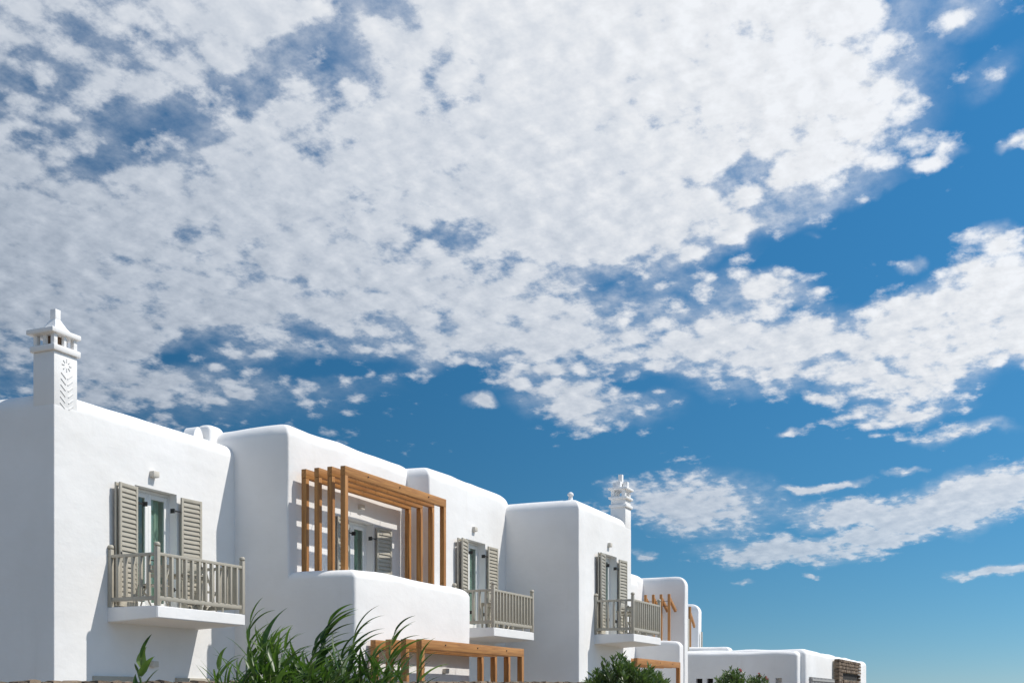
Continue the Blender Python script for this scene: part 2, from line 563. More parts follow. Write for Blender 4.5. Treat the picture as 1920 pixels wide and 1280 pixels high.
# ------------------------------------------------------------------ ground
bm = bmesh.new()
N = 40
gv = []
for i in range(N + 1):
    row = []
    for j in range(N + 1):
        u = (i / N * 2 - 1)
        v = (j / N * 2 - 1)
        x = 3000 * u * abs(u) + 20
        y = 3000 * v * abs(v) + 10
        row.append(bm.verts.new((x, y, 0)))
    gv.append(row)
for i in range(N):
    for j in range(N):
        bm.faces.new((gv[i][j], gv[i + 1][j], gv[i + 1][j + 1], gv[i][j + 1]))
gr = link('ground', finish(bm), mat_ground())
gr['kind'] = 'structure'

# ------------------------------------------------------------------ templates for repeated joinery
def copy_tree(src, parent, loc=None, rot=None):
    o = src.copy()
    col.objects.link(o)
    o.parent = parent
    if loc is not None:
        o.location = loc
    if rot is not None:
        o.rotation_euler = rot
    for c in src.children:
        copy_tree(c, o)
    return o

def shared(cache={}):
    return cache

def set_axis_z(me, v):
    a = me.attributes.new('axis_z', 'FLOAT', 'POINT')
    a.data.foreach_set('value', [v] * len(me.vertices))
    return me

DOOR_W, DOOR_H = 1.24, 2.44
REVEAL = .24
SH_W, SH_H = .60, 2.36

# meshes made once
ME = {}
def shutter_meshes():
    bm = bmesh.new()
    s = .06
    add_box(bm, 0, s, -.02, .02, 0, SH_H, .004)
    add_box(bm, SH_W - s, SH_W, -.02, .02, 0, SH_H, .004)
    add_box(bm, s, SH_W - s, -.018, .018, 0, .10, .004)
    add_box(bm, s, SH_W - s, -.018, .018, SH_H - .07, SH_H, .004)
    add_box(bm, s, SH_W - s, -.018, .018, .86, .98, .004)
    ME['shutter'] = finish(bm, smooth=35)
    bm = bmesh.new()
    add_box(bm, s - .005, SH_W - s + .005, -.053, .053, -.006, .006, .002, Matrix.Rotation(R(74), 4, 'X'))
    ME['slat'] = finish(bm, smooth=35)
    bm = bmesh.new()                      # strap hinge that stands the shutter off the wall
    add_box(bm, -.20, .05, -.012, .012, -.014, .014)
    add_box(bm, -.215, -.19, -.012, .09, -.045, .045)
    ME['hinge'] = finish(bm)
    bm = bmesh.new()
    add_box(bm, -.02, .09, -.035, -.02, -.012, .012)
    add_box(bm, .07, .095, -.05, -.02, -.075, .012)
    add_box(bm, -.02, .02, -.028, -.019, -.05, .05)
    ME['latch'] = finish(bm)
shutter_meshes()

def make_shutter(parent, loc, rz, mirror, latch=True, hinge=True):
    sh = link('shutter', ME['shutter'], TAUPE, parent, loc, (0, 0, rz))
    for z in [.15 + .0945 * k for k in range(8)] + [1.025 + .0935 * k for k in range(14)]:
        link('slat', ME['slat'], TAUPE, sh, (0, 0, z))
    if hinge:
        for hz in (.45, SH_H - .30):
            if mirror:
                link('hinge', ME['hinge'], TAUPE_DARK, sh, (SH_W, 0, hz), (0, 0, math.pi))
            else:
                link('hinge', ME['hinge'], TAUPE_DARK, sh, (0, 0.0, hz))
    if latch:
        link('latch', ME['latch'], TAUPE_DARK, sh, (.03 if mirror else SH_W - .05, 0, .98))
    return sh

def door_meshes():
    W, H = DOOR_W, DOOR_H
    bm = bmesh.new()
    j = .055
    add_box(bm, 0, j, -.035, .035, 0, H, .004)
    add_box(bm, W - j, W, -.035, .035, 0, H, .004)
    add_box(bm, j, W - j, -.035, .035, H - j, H, .004)
    add_box(bm, j, W - j, -.035, .035, 0, .04, .004)
    ME['door_frame'] = finish(bm, smooth=35)
    lw = (W - 2 * j) / 2 - .004
    bm = bmesh.new()
    q = .085
    add_box(bm, 0, q, -.025, .025, .045, H - j - .004, .005)
    add_box(bm, lw - q, lw, -.025, .025, .045, H - j - .004, .005)
    add_box(bm, q, lw - q, -.024, .024, .045, .20, .005)
    add_box(bm, q, lw - q, -.024, .024, H - j - .10, H - j - .004, .005)
    ME['door_leaf'] = finish(bm, smooth=35)
    ME['pane'] = box_mesh(q - .005, lw - q + .005, -.004, .004, .19, H - j - .09)
    bm = bmesh.new()
    add_box(bm, -.012, .012, -.075, -.02, -.012, .012)
    add_box(bm, -.012, .12, -.085, -.065, -.012, .012)
    add_box(bm, -.02, .02, -.034, -.02, -.09, .09)
    ME['handle'] = finish(bm)
    bm = bmesh.new()                      # gathered curtain
    n = 28
    a, b = [], []
    for i in range(n + 1):
        x = .03 + (lw * .62) * i / n
        y = .065 + .022 * math.sin(i * 1.45) + .008 * math.sin(i * .6)
        a.append(bm.verts.new((x, y, .06)))
        b.append(bm.verts.new((x * .97 + .01, y * .9 + .013, H - .10)))
    for i in range(n):
        bm.faces.new((a[i], a[i + 1], b[i + 1], b[i]))
    ME['curtain'] = finish(bm, smooth=80)
    return lw, j
LEAF_W, JAMB = door_meshes()

def make_door(parent, x, ywall, zf, al=9.0, ar=3.5):
    """french door set back in its reveal, open shutters either side"""
    y = ywall + REVEAL
    d = link('french_door', ME['door_frame'], WHITE_FRAME, parent, (x, y, zf + .002))
    for k in range(2):
        lf = link('door_leaf', ME['door_leaf'], WHITE_FRAME, d, (JAMB + .002 + k * (LEAF_W + .004), 0, 0))
        # pieces of a leaf hang on the door itself: three levels at most
        link('pane', ME['pane'], GLASS, d, lf.location)
        cx = JAMB + .01 if k == 0 else JAMB + LEAF_W + .03
        link('curtain', ME['curtain'], CURTAIN, d, (cx, 0, 0))
    link('handle', ME['handle'], TAUPE_DARK, d, (JAMB + LEAF_W + .04, 0, 1.05))
    # shutters, folded back
    make_shutter(parent, (x - .03 - SH_W * math.cos(R(al)), ywall - .085 - SH_W * math.sin(R(al)), zf + .03), R(al), True)
    bk = link('shutter', ME['shutter'], TAUPE, parent, (x - .05 - SH_W * math.cos(R(6)), ywall - .035 - SH_W * math.sin(R(6)), zf + .03), (0, 0, R(6)))
    make_shutter(parent, (x + DOOR_W + .03, ywall - .075, zf + .03), R(-ar), False, latch=True)
    return d

def wall_lamp(parent, x, yw, z, name='wall_lamp'):
    if 'lamp' not in ME:
        bm = bmesh.new()
        add_box(bm, -.085, .085, -.10, .02, -.06, .06, .012)
        ME['lamp'] = finish(bm, smooth=35)
        ME['lamp_lens'] = box_mesh(-.05, .05, -.08, -.02, -.067, -.058)
    l = link(name, ME['lamp'], LAMP, parent, (x, yw, z))
    link('lens', ME['lamp_lens'], WHITE_FRAME, l)
    return l

RAIL_N = 12
def balcony_meshes():
    W, D = 2.57, 1.16
    bm = bmesh.new()                      # slab, thicker at the wall
    n = 6
    o = .045
    v = []
    for x in (-o, W + o):
        v.append([bm.verts.new((x, -D - o, 0)), bm.verts.new((x, .06, 0)), bm.verts.new((x, .06, -.285)), bm.verts.new((x, -D * .35, -.262)), bm.verts.new((x, -D - o, -.225))])
    a, b = v
    bm.faces.new(a)
    bm.faces.new(list(reversed(b)))
    for i in range(5):
        bm.faces.new((a[i], b[i], b[(i + 1) % 5], a[(i + 1) % 5]))
    bmesh.ops.recalc_face_normals(bm, faces=bm.faces[:])
    es = [e for e in bm.edges if e.calc_face_angle(0) > .5]
    bmesh.ops.bevel(bm, geom=es, offset=.014, segments=2, affect='EDGES')
    ME['slab'] = finish(bm, smooth=35)
    bm = bmesh.new()
    add_box(bm, -.042, .042, -.042, .042, .003, 1.10, .006)
    add_box(bm, -.030, .030, -.030, .030, 1.10, 1.112)
    lathe(bm, [(.046, 1.112), (.060, 1.122), (.060, 1.15), (.052, 1.172), (.03, 1.186), (.004, 1.19)], n=10)
    ME['post'] = finish(bm, smooth=40)
    for nm, L in (('front', W - .084), ('side', D - .084)):
        bm = bmesh.new()
        add_box(bm, .042, .042 + L, -.034, .034, .935, .995, .008)
        ME['top_rail_' + nm] = finish(bm, smooth=40)
        bm = bmesh.new()
        add_box(bm, .042, .042 + L, -.026, .026, .105, .185, .006)
        ME['bottom_rail_' + nm] = finish(bm, smooth=40)
    bm = bmesh.new()
    add_box(bm, -.027, .027, -.034, .034, .18, .94, .004)
    ME['baluster'] = finish(bm, smooth=40)
    bm = bmesh.new()
    add_box(bm, -.016, .016, -.016, .016, .003, .11)
    ME['rail_foot'] = finish(bm)
    return W, D
BAL_W, BAL_D = balcony_meshes()

def make_balcony(parent, x, yw, z, W=BAL_W):
    W = BAL_W
    D = BAL_D
    b = link('balcony', ME['slab'], PLASTER, parent, (x, yw, z))
    for (px_, py_) in ((0, -D), (W, -D), (0, -.045), (W, -.045)):
        link('post', ME['post'], TAUPE, b, (px_, py_, 0))
    link('top_rail', ME['top_rail_front'], TAUPE, b, (0, -D, 0))
    link('bottom_rail', ME['bottom_rail_front'], TAUPE, b, (0, -D, 0))
    for xs in (0, W):
        link('top_rail', ME['top_rail_side'], TAUPE, b, (xs, -D, 0), (0, 0, R(90)))
        link('bottom_rail', ME['bottom_rail_side'], TAUPE, b, (xs, -D, 0), (0, 0, R(90)))
        for k in range(1, 6):
            link('baluster', ME['baluster'], TAUPE, b, (xs, -D + .02 + (D - .06) * k / 6, 0), (0, 0, R(90)))
    for k in range(1, RAIL_N + 1):
        link('baluster', ME['baluster'], TAUPE, b, (W * k / (RAIL_N + 1), -D, 0))
    for k in range(1, 4):
        link('foot', ME['rail_foot'], TAUPE, b, (W * k / 4, -D, 0))
    return b

# ------------------------------------------------------------------ chimneys
def chimney(parent, x0, x1, y0, y1, zb, zs, style):
    """square plastered shaft with an open lantern and cap"""
    w = x1 - x0
    dp = y1 - y0
    bm = bmesh.new()
    add_box(bm, x0, x1, y0, y1, zb, zs, .018)
    c = link('chimney', finish(bm, smooth=35), PLASTER, parent)
    bm = bmesh.new()
    o = .045
    if style == 'pyramid':
        add_box(bm, x0 - o, x1 + o, y0 - o, y1 + o, zs, zs + .115, .02)
        link('collar', finish(bm, smooth=35), PLASTER, c)
        z1, z2 = zs + .115, zs + .315
        pw = .085
        for i in range(3):
            for j in range(3):
                if i == 1 and j == 1:
                    continue
                cx = x0 + .045 + (w - .09) * i / 2
                cy = y0 + .045 + (dp - .09) * j / 2
                q = pw / 2 if (i != 1 and j != 1) else .032
                bm = bmesh.new()
                add_box(bm, cx - q, cx + q, cy - q, cy + q, z1 - .01, z2 + .01, .006)
                link('lantern_pillar', finish(bm, smooth=35), PLASTER, c)
        bm = bmesh.new()
        add_box(bm, x0 + .13, x1 - .13, y0 + .13, y1 - .13, z1 - .005, z2 + .005)
        link('flue', finish(bm), SOOT, c)
        bm = bmesh.new()
        add_box(bm, x0 - .085, x1 + .05, y0 - .05, y1 + .09, z2, z2 + .095, .02)
        link('cap_slab', finish(bm, smooth=35), PLASTER, c)
        bm = bmesh.new()
        mx, my = (x0 + x1) / 2, (y0 + y1) / 2
        zt = z2 + .09
        r0, r1, r2 = .215, .12, .066
        rings = []
        for r, z in ((r0, zt), (r1 + .02, zt + .10), (r2 + .02, zt + .20), (r2, zt + .24)):
            rings.append([bm.verts.new((mx + sx * r, my + sy * r, z)) for sx, sy in ((-1, -1), (1, -1), (1, 1), (-1, 1))])
        for a, b in zip(rings, rings[1:]):
            for k in range(4):
                bm.faces.new((a[k], a[(k + 1) % 4], b[(k + 1) % 4], b[k]))
        bm.faces.new(rings[-1])
        bm.faces.new(list(reversed(rings[0])))
        link('pyramid_cap', finish(bm), PLASTER, c)
        bm = bmesh.new()
        add_box(bm, mx - .065, mx + .065, my - .065, my + .065, zt + .22, zt + .43, .008)
        link('finial', finish(bm, smooth=35), PLASTER, c)
        # incised herringbone on the sunlit face
        for k in range(6):
            zc = zs - .95 + k * .11
            for s in (-1, 1):
                bm = bmesh.new()
                mt = Matrix.Translation((mx + .02 + s * (.105 - .006 * k), y0 - .001, zc)) @ Matrix.Rotation(s * R(-38), 4, 'Y')
                add_box(bm, -.075, .075, -.010, .010, -.009, .009, 0, mt)
                link('relief_bar', finish(bm), PLASTER, c)
        for k in range(8):
            a = math.pi * 2 * k / 8
            bm = bmesh.new()
            mt = Matrix.Translation((mx + .02 + .085 * math.cos(a), y0 - .001, zs - .20 + .085 * math.sin(a))) @ Matrix.Rotation(-a, 4, 'Y')
            add_box(bm, -.03, .03, -.010, .010, -.011, .011, 0, mt)
            link('relief_petal', finish(bm), PLASTER, c)
    else:
        add_box(bm, x0 - o, x1 + o, y0 - o, y1 + o, zs, zs + .10, .02)
        link('collar', finish(bm, smooth=35), PLASTER, c)
        bm = bmesh.new()
        add_box(bm, x0 + .01, x1 - .01, y0 + .01, y1 - .01, zs + .098, zs + .27, .01)
        link('neck', finish(bm, smooth=35), PLASTER, c)
        bm = bmesh.new()
        add_box(bm, x0 - o - .01, x1 + o + .01, y0 - o - .01, y1 + o + .01, zs + .265, zs + .345, .02)
        link('collar', finish(bm, smooth=35), PLASTER, c)
        z1, z2 = zs + .34, zs + .56
        for sx in (0, 1):
            for sy in (0, 1):
                cx = x0 + .07 if sx == 0 else x1 - .07
                cy = y0 + .07 if sy == 0 else y1 - .07
                bm = bmesh.new()
                add_box(bm, cx - .06, cx + .06, cy - .06, cy + .06, z1, z2, .008)
                link('lantern_pillar', finish(bm, smooth=35), PLASTER, c)
        bm = bmesh.new()
        add_box(bm, x0 - .07, x1 + .07, y0 - .07, y1 + .07, z2 - .004, z2 + .075, .02)
        link('cap_slab', finish(bm, smooth=35), PLASTER, c)
        z3 = z2 + .07
        mx, my = (x0 + x1) / 2, (y0 + y1) / 2
        for sx, sy in ((-1, 0), (1, 0), (0, -1), (0, 1)):
            bm = bmesh.new()
            add_box(bm, mx + sx * .19 - .075, mx + sx * .19 + .075, my + sy * .17 - .075, my + sy * .17 + .075, z3, z3 + .20, .008)
            link('merlon', finish(bm, smooth=35), PLASTER, c)
        bm = bmesh.new()
        add_box(bm, mx - .065, mx + .065, my - .065, my + .065, z3, z3 + .44, .008)
        link('finial', finish(bm, smooth=35), PLASTER, c)
    return c

# ------------------------------------------------------------------ houses
def zr(v):
    return v + CAMZ

def opening(x, yw, zf):
    return (x, x + DOOR_W, yw - .6, yw + 1.9, zf, zf + DOOR_H + .01)

# the house with the tall pyramid chimney
Y1 = 16.17
F1 = zr(1.745)
def root_at_origin(name, label, cat, group=None):
    return thing(name, label, cat, (0, 0, 0), group)
h1 = root_at_origin('white_house', 'white plastered house whose tall chimney has a pyramid cap and herringbone relief', 'house')
D1X = 17.4 + .71
body = plaster_block(16.03, 21.5, Y1, 23.0, 0, zr(5.60), .34, .02, seed=1, calm=(16.1, Y1 + .2))
body = cut(body, [opening(D1X, Y1, F1)])
link('wall', body, PLASTER, h1)
make_balcony(h1, 17.4, Y1, F1 - .002)
make_door(h1, D1X, Y1, F1)
wall_lamp(h1, 18.62, Y1, zr(4.48))
wall_lamp(h1, 18.60, Y1, zr(.70), 'wall_lamp')
chimney(h1, 16.034, 16.60, Y1 + .004, Y1 + .51, zr(5.05), zr(6.27), 'pyramid')
# closed ground-floor shutters, their tops just over the garden wall
for xa, xb in ((16.97, 18.05), (19.28, 20.55)):
    bm = bmesh.new()
    add_box(bm, xa, xb, Y1 - .05, Y1 + .02, .15, zr(.44), .008)
    sh = link('ground_floor_shutter', finish(bm, smooth=35), TAUPE, h1)
link('roof_parapet', plaster_block(21.0, 21.5, 16.66, 17.05, zr(5.2), zr(6.03), .13, .06, .012, seed=8), PLASTER, h1)
bm = bmesh.new()
nseg = 14
ringa = [[bm.verts.new((20.80 + .19 * math.cos(R(180 * k / nseg)), yy, zr(5.50) + .45 * math.sin(R(180 * k / nseg)))) for k in range(nseg + 1)] for yy in (16.8, 17.1)]
for k in range(nseg):
    bm.faces.new((ringa[0][k], ringa[0][k + 1], ringa[1][k + 1], ringa[1][k]))
bm.faces.new(ringa[0])
bm.faces.new(list(reversed(ringa[1])))
bmesh.ops.bevel(bm, geom=[e for e in bm.edges if e.calc_face_angle(0) > 1], offset=.05, segments=3, affect='EDGES')
link('roof_vault', finish(bm, smooth=40), PLASTER, h1)

# the house with the wooden terrace pergola
Y2 = 14.75
F2 = zr(1.78)
h2 = root_at_origin('white_house', 'white plastered house with a walled upper terrace and door under the timber pergola', 'house')
D2X = 23.55
body = plaster_block(21.24, 26.75, Y2, 23.3, 0, zr(6.0), .36, .05, seed=2)
body = cut(body, [opening(D2X, Y2, F2)])
link('wall', body, PLASTER, h2)
link('terrace_parapet', plaster_block(21.246, 26.74, 13.09, 15.45, 0, zr(2.77), .21, .07, .016, hollow=F2 - .01, crest_wob=.05, seed=3), PLASTER, h2)
make_door(h2, D2X, Y2, F2, 7.5, 6.5)
wall_lamp(h2, 24.15, Y2, zr(4.55))
wall_lamp(h2, 25.3, 13.09, zr(.68))

# the house with the balcony between the two corners
Y3 = 14.09
F3 = zr(1.86)
h3 = root_at_origin('white_house', 'white plastered house with a small taupe balcony right beside the walled terrace', 'house')
B3X = 27.74
D3X = B3X + .73
body = plaster_block(26.42, 31.3, Y3, 23.6, 0, zr(5.95), .36, .05, seed=4)
body = cut(body, [opening(D3X, Y3, F3)])
link('wall', body, PLASTER, h3)
make_balcony(h3, B3X, Y3, F3 - .002)
make_door(h3, D3X, Y3, F3, 12.0, 2.0)
wall_lamp(h3, 28.95, Y3, zr(4.62))

# the house with the merlon chimney
Y4 = 11.82
F4 = zr(1.88)
h4 = root_at_origin('white_house', 'white plastered house with a ball finial on its corner and a merlon-topped chimney', 'house')
B4X = 32.35
D4X = B4X + .70
body = plaster_block(31.06, 35.72, Y4, 23.9, 0, zr(5.66), .34, .03, seed=5, calm=(35.6, Y4 + .2))
body = cut(body, [opening(D4X, Y4, F4)])
link('wall', body, PLASTER, h4)
make_balcony(h4, B4X, Y4, F4 - .002)
make_door(h4, D4X, Y4, F4, 8.0, 5.0)
wall_lamp(h4, 33.55, Y4, zr(4.62))
chimney(h4, 35.16, 35.716, Y4 + .004, Y4 + .50, zr(5.0), zr(6.0), 'merlon')
bm = bmesh.new()
lathe(bm, [(.11, -.06), (.07, .02), (.055, .12), (.06, .14), (.085, .155), (.09, .18), (.075, .22), (.04, .25), (.004, .26)], (31.40, 12.20, zr(5.63)), 16)
link('ball_finial', finish(bm, smooth=50), PLASTER, h4)

# houses farther along the street
h5 = root_at_origin('white_house', 'white plastered house standing back, its soft crest running into the house with the slanted timbers', 'house')
link('wall', plaster_block(42.0, 52.7, 16.8, 25.0, 0, zr(5.75), .40, .08, seed=6), PLASTER, h5)
link('corner_pier', plaster_block(49.2, 51.1, 16.55, 18.0, 0, zr(5.5), .45, .12, seed=9), PLASTER, h5)
h6 = root_at_origin('white_house', 'white plastered house behind four slanted timber struts, above a low rounded terrace', 'house')
link('wall', plaster_block(52.5, 53.05, 14.8, 20.0, 0, zr(5.62), .42, .06, .02, seed=7, kx=.38), PLASTER, h6)
link('terrace_parapet', plaster_block(50.6, 51.2, 14.5, 18.4, 0, zr(2.58), .27, .06, .02, seed=10, kx=.5), PLASTER, h6)
link('terrace_floor', box_mesh(51.1, 52.7, 15.0, 18.4, 0, zr(1.755)), PLASTER, h6)
h7 = root_at_origin('white_house', 'narrow sunlit sliver of white house beyond the slanted struts', 'house')
link('wall', plaster_block(55.6, 58.9, 16.45, 25.0, 0, zr(5.42), .35, .08, seed=11), PLASTER, h7)
bm = bmesh.new()
add_box(bm, 58.05, 58.25, 16.33, 16.40, zr(1.9), zr(4.1), .01)
link('shutter', finish(bm, smooth=35), TAUPE, h7)
bm = bmesh.new()
add_box(bm, 58.55, 58.75, 16.33, 16.40, zr(1.9), zr(4.1), .01)
link('shutter', finish(bm, smooth=35), TAUPE, h7)
h8 = root_at_origin('white_house', 'farthest white house with a single brown timber post before its shaded side', 'house')
link('wall', plaster_block(66.7, 67.4, 18.0, 27.0, 0, zr(5.5), .45, .06, .02, seed=12, kx=.4), PLASTER, h8)
link('terrace_floor', box_mesh(60.2, 66.8, 17.2, 24.0, 0, zr(1.9)), PLASTER, h8)
link('terrace_parapet', plaster_block(59.5, 60.3, 14.45, 24.0, 0, zr(2.68), .24, .06, .02, seed=13, kx=.6), PLASTER, h8)
bm = bmesh.new()
add_box(bm, 66.95, 67.1, 17.86, 17.92, zr(1.9), zr(3.9), .01)
link('shutter', finish(bm, smooth=35), TAUPE, h8)

# low houses at the end
h9 = root_at_origin('low_house', 'low white house with a row of small square openings behind the flowering bushes', 'house')
body = plaster_block(54.8, 58.2, 10.13, 16.35, 0, zr(2.22), .22, .12, seed=14)
wb = []
for px_ in (1305, 1325, 1384, 1404, 1430, 1454):
    b0 = TH - math.atan((px_ - 960) / FPX)
    b1 = TH - math.atan((px_ + 12 - 960) / FPX)
    wb.append((54.3, 55.15, 54.8 * math.tan(b1), 54.8 * math.tan(b0), zr(.35), zr(.98)))
body = cut(body, wb)
link('wall', body, PLASTER, h9)
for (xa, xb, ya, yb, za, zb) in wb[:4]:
    link('opening_shade_board', box_mesh(55.05, 55.10, ya + .002, yb - .002, za + .002, zb - .002), RECESS_SHADE, h9)  # near-black board at the back paints in the opening's inner shade
h10 = root_at_origin('low_house', 'low white house with a brown rubble-stone panel set into its sunlit wall', 'house')
link('wall', plaster_block(55.5, 76.3, 9.88, 16.0, 0, zr(2.32), .28, .14, .02, seed=15), PLASTER, h10)

def rough_stone(rx, ry, rz_, seed):
    rnd = random.Random(seed)
    bm = bmesh.new()
    add_box(bm, -rx, rx, -ry, ry, -rz_, rz_)
    bmesh.ops.subdivide_edges(bm, edges=bm.edges[:], cuts=1, use_grid_fill=True)
    for v in bm.verts:
        q = Vector((v.co.x / rx, v.co.y / ry, v.co.z / rz_))
        k = 1 - .16 * max(0, q.length - 1) / .73
        v.co *= k * rnd.uniform(.90, 1.06)
    return finish(bm, smooth=50)
STONES = [rough_stone(.5, .5, .5, 100 + i) for i in range(10)]
for s in STONES:
    s.materials.append(STONE)

# rubble panel: piers, lintel courses and two near-black strips painting in slot shade
panel = link('stone_panel', box_mesh(63.2, 71.2, 9.70, 9.95, 0, zr(2.0)), MORTAR, h10)
rnd = random.Random(5)
def panel_stones(xa, xb, za, zb, yface, sx, sz):
    nz = max(1, round((zb - za) / sz))
    for r_ in range(nz):
        z = za + (zb - za) * (r_ + .5) / nz
        x = xa
        while x < xb - sx * .4:
            w = min(sx * rnd.uniform(.6, 1.35), xb - x)
            o = link('stone', rnd.choice(STONES), None, panel, (x + w / 2, yface, z))
            o.scale = (w * .98, .30, (zb - za) / nz * rnd.uniform(.85, 1.0))
            x += w
panel_stones(63.1, 71.3, zr(1.42), zr(2.12), 9.66, .55, .175)
panel_stones(63.1, 64.3, zr(.2), zr(1.42), 9.66, .5, .20)
panel_stones(70.7, 71.3, zr(.2), zr(1.42), 9.66, .5, .20)
panel_stones(64.9, 70.7, zr(.35), zr(1.05), 9.68, .55, .175)
for za, zb in ((1.10, 1.40), (.12, .30)):
    link('slot_shade_strip', box_mesh(64.4, 70.7, 9.66, 9.72, zr(za), zr(zb)), RECESS_SHADE, panel)

# grey wicker screen before the low house
ws = thing('wicker_screen', 'grey woven wicker screen standing before the low stone-panelled house', 'screen', (0, 0, 0))
pa, pb = wp(1521, 1275, 9.2), wp(1562, 1275, 9.2)
bm = bmesh.new()
zt = zr(.98)
add_box(bm, pa.x, pb.x, 9.22, 9.25, .0, zt - .06)
link('backing', finish(bm), WICKER, ws)
nst = 16
for k in range(nst + 1):
    xx = pa.x + (pb.x - pa.x) * k / nst
    link('stake', box_mesh(xx - .09, xx + .09, 9.16, 9.28, 0, zt), WICKER, ws)
for k in range(5):
    link('band', box_mesh(pa.x - .05, pb.x + .05, 9.13, 9.30, zt - .16 - k * .2, zt - .08 - k * .2), WICKER, ws)

# ------------------------------------------------------------------ pergolas
def beam_mesh(L, h, w):
    bm = bmesh.new()
    add_box(bm, 0, L, -w / 2, w / 2, -h, 0, .006)
    return set_axis_z(finish(bm, smooth=35), 0.0)

def post_mesh(hh, w):
    bm = bmesh.new()
    add_box(bm, -w / 2, w / 2, -w / 2, w / 2, 0, hh, .006)
    return set_axis_z(finish(bm, smooth=35), 1.0)

def portal_pergola(root, x0, x1, ys, zb, zt, w=.125, h=.20, bolts=(.2, .5, .8), inner_right=True):
    L = x1 - x0
    bme = beam_mesh(L, h, w)
    pme = post_mesh(zt - h - zb - .001, w)
    bm = bmesh.new()
    lathe(bm, [(.016, 0), (.016, .02), (.004, .022)], n=8)
    bolt = finish(bm)
    for i, y in enumerate(ys):
        zj = zt + random.Random(i + int(x0)).uniform(-.006, .006)
        b = link('beam', bme, WOOD, root, (x0, y, zj))
        link('post', pme, WOOD, root, (x0 + w / 2 + .004, y, zb))
        if inner_right or i == 0:
            link('post', pme, WOOD, root, (x1 - w / 2 - .004, y, zb))
        if i == 0:
            for s in bolts:
                link('bolt', bolt, STEEL, b, (L * s, -w / 2, -h * .42), (R(90), 0, 0))
    for s in bolts:
        bm = bmesh.new()
        xx = x0 + L * s + .03
        tube(bm, [(xx, ys[0] + .02, zt - h * .62), (xx, ys[-1] - .02, zt - h * .62)], .009, 6)
        link('spacer_rod', finish(bm), STEEL, root)

pg1 = root_at_origin('pergola', 'oiled timber pergola of four portal frames on the walled upper terrace', 'pergola')
portal_pergola(pg1, 21.50, 26.19, [13.55, 13.88, 14.21, 14.54], F2, zr(4.97), .12, .20)
pg2 = root_at_origin('pergola', 'oiled timber pergola of four portal frames at ground level behind the reeds', 'pergola')
portal_pergola(pg2, 21.74, 27.10, [11.84, 12.21, 12.58, 12.95], 0.0, zr(1.26), .13, .20)
pg3 = root_at_origin('pergola', 'oiled timber pergola showing only its top over the oleander bush beside low rounded terrace', 'pergola')
portal_pergola(pg3, 41.6, 47.3, [13.6, 13.95, 14.3, 14.65], 0.0, zr(1.52), .15, .24, inner_right=False)

# slanted-strut pergola on the far terrace
pg4 = root_at_origin('pergola', 'timber pergola of four tall posts with slanted struts on the far terrace', 'pergola')
pme = post_mesh(zr(4.72) - zr(1.76), .11)
for px_ in (1210.5, 1225, 1239.5, 1254.5):
    b_ = TH - math.atan((px_ - 960) / FPX)
    X = 51.35
    Yp = X * math.tan(b_)
    link('post', pme, WOOD, pg4, (X, Yp, zr(1.76)))
    bm = bmesh.new()
    Lr = 1.13
    ang = math.atan2(.52, 1.06)
    add_box(bm, 0, Lr, -.055, .055, -.14, 0, .006)
    me = set_axis_z(finish(bm, smooth=35), 0.0)
    link('strut', me, WOOD, pg4, (X + .04, Yp - .002, zr(4.60)), (0, ang, 0))
for zz_ in (4.42, 4.20):
    bm = bmesh.new()
    ya = 51.35 * math.tan(TH - math.atan((1200 - 960) / FPX))
    yb = 51.35 * math.tan(TH - math.atan((1254.5 - 960) / FPX))
    tube(bm, [(51.5, ya, zr(zz_)), (51.5, yb, zr(zz_))], .012, 5)
    link('wire', finish(bm), STEEL, pg4)
pg5 = root_at_origin('pergola', 'single brown timber post with a strut before the farthest white house', 'pergola')
Xp = 65.4
Yp = Xp * math.tan(TH - math.atan((1293.5 - 960) / FPX))
link('post', post_mesh(zr(5.25) - zr(1.9), .13), WOOD, pg5, (Xp, Yp, zr(1.9)))
bm = bmesh.new()
add_box(bm, 0, 1.25, -.055, .055, -.16, 0, .006)
link('strut', set_axis_z(finish(bm, smooth=35), 0.0), WOOD, pg5, (Xp + .04, Yp, zr(5.0)), (0, R(38), 0))

# ------------------------------------------------------------------ balcony furniture
def chair(label, loc, rz):
    c = thing('folding_chair', label, 'chair', loc)
    c.rotation_euler = (0, 0, rz)
    for s in (-1, 1):
        bm = bmesh.new()
        tube(bm, [(s * .20, -.20, 0), (s * .20, .20, .86)], .016, 5)
        link('leg', finish(bm), TAUPE, c)
        bm = bmesh.new()
        tube(bm, [(s * .18, .22, 0), (s * .18, -.20, .45)], .016, 5)
        link('leg', finish(bm), TAUPE, c)
    for k in range(5):
        link('seat_slat', box_mesh(-.20, .20, -.20 + k * .085, -.13 + k * .085, .44, .46), TAUPE, c)
    for k in range(3):
        y_ = .12 + k * .04
        link('back_slat', box_mesh(-.20, .20, y_ - .01, y_ + .01, .62 + k * .09, .69 + k * .09), TAUPE, c)
    return c

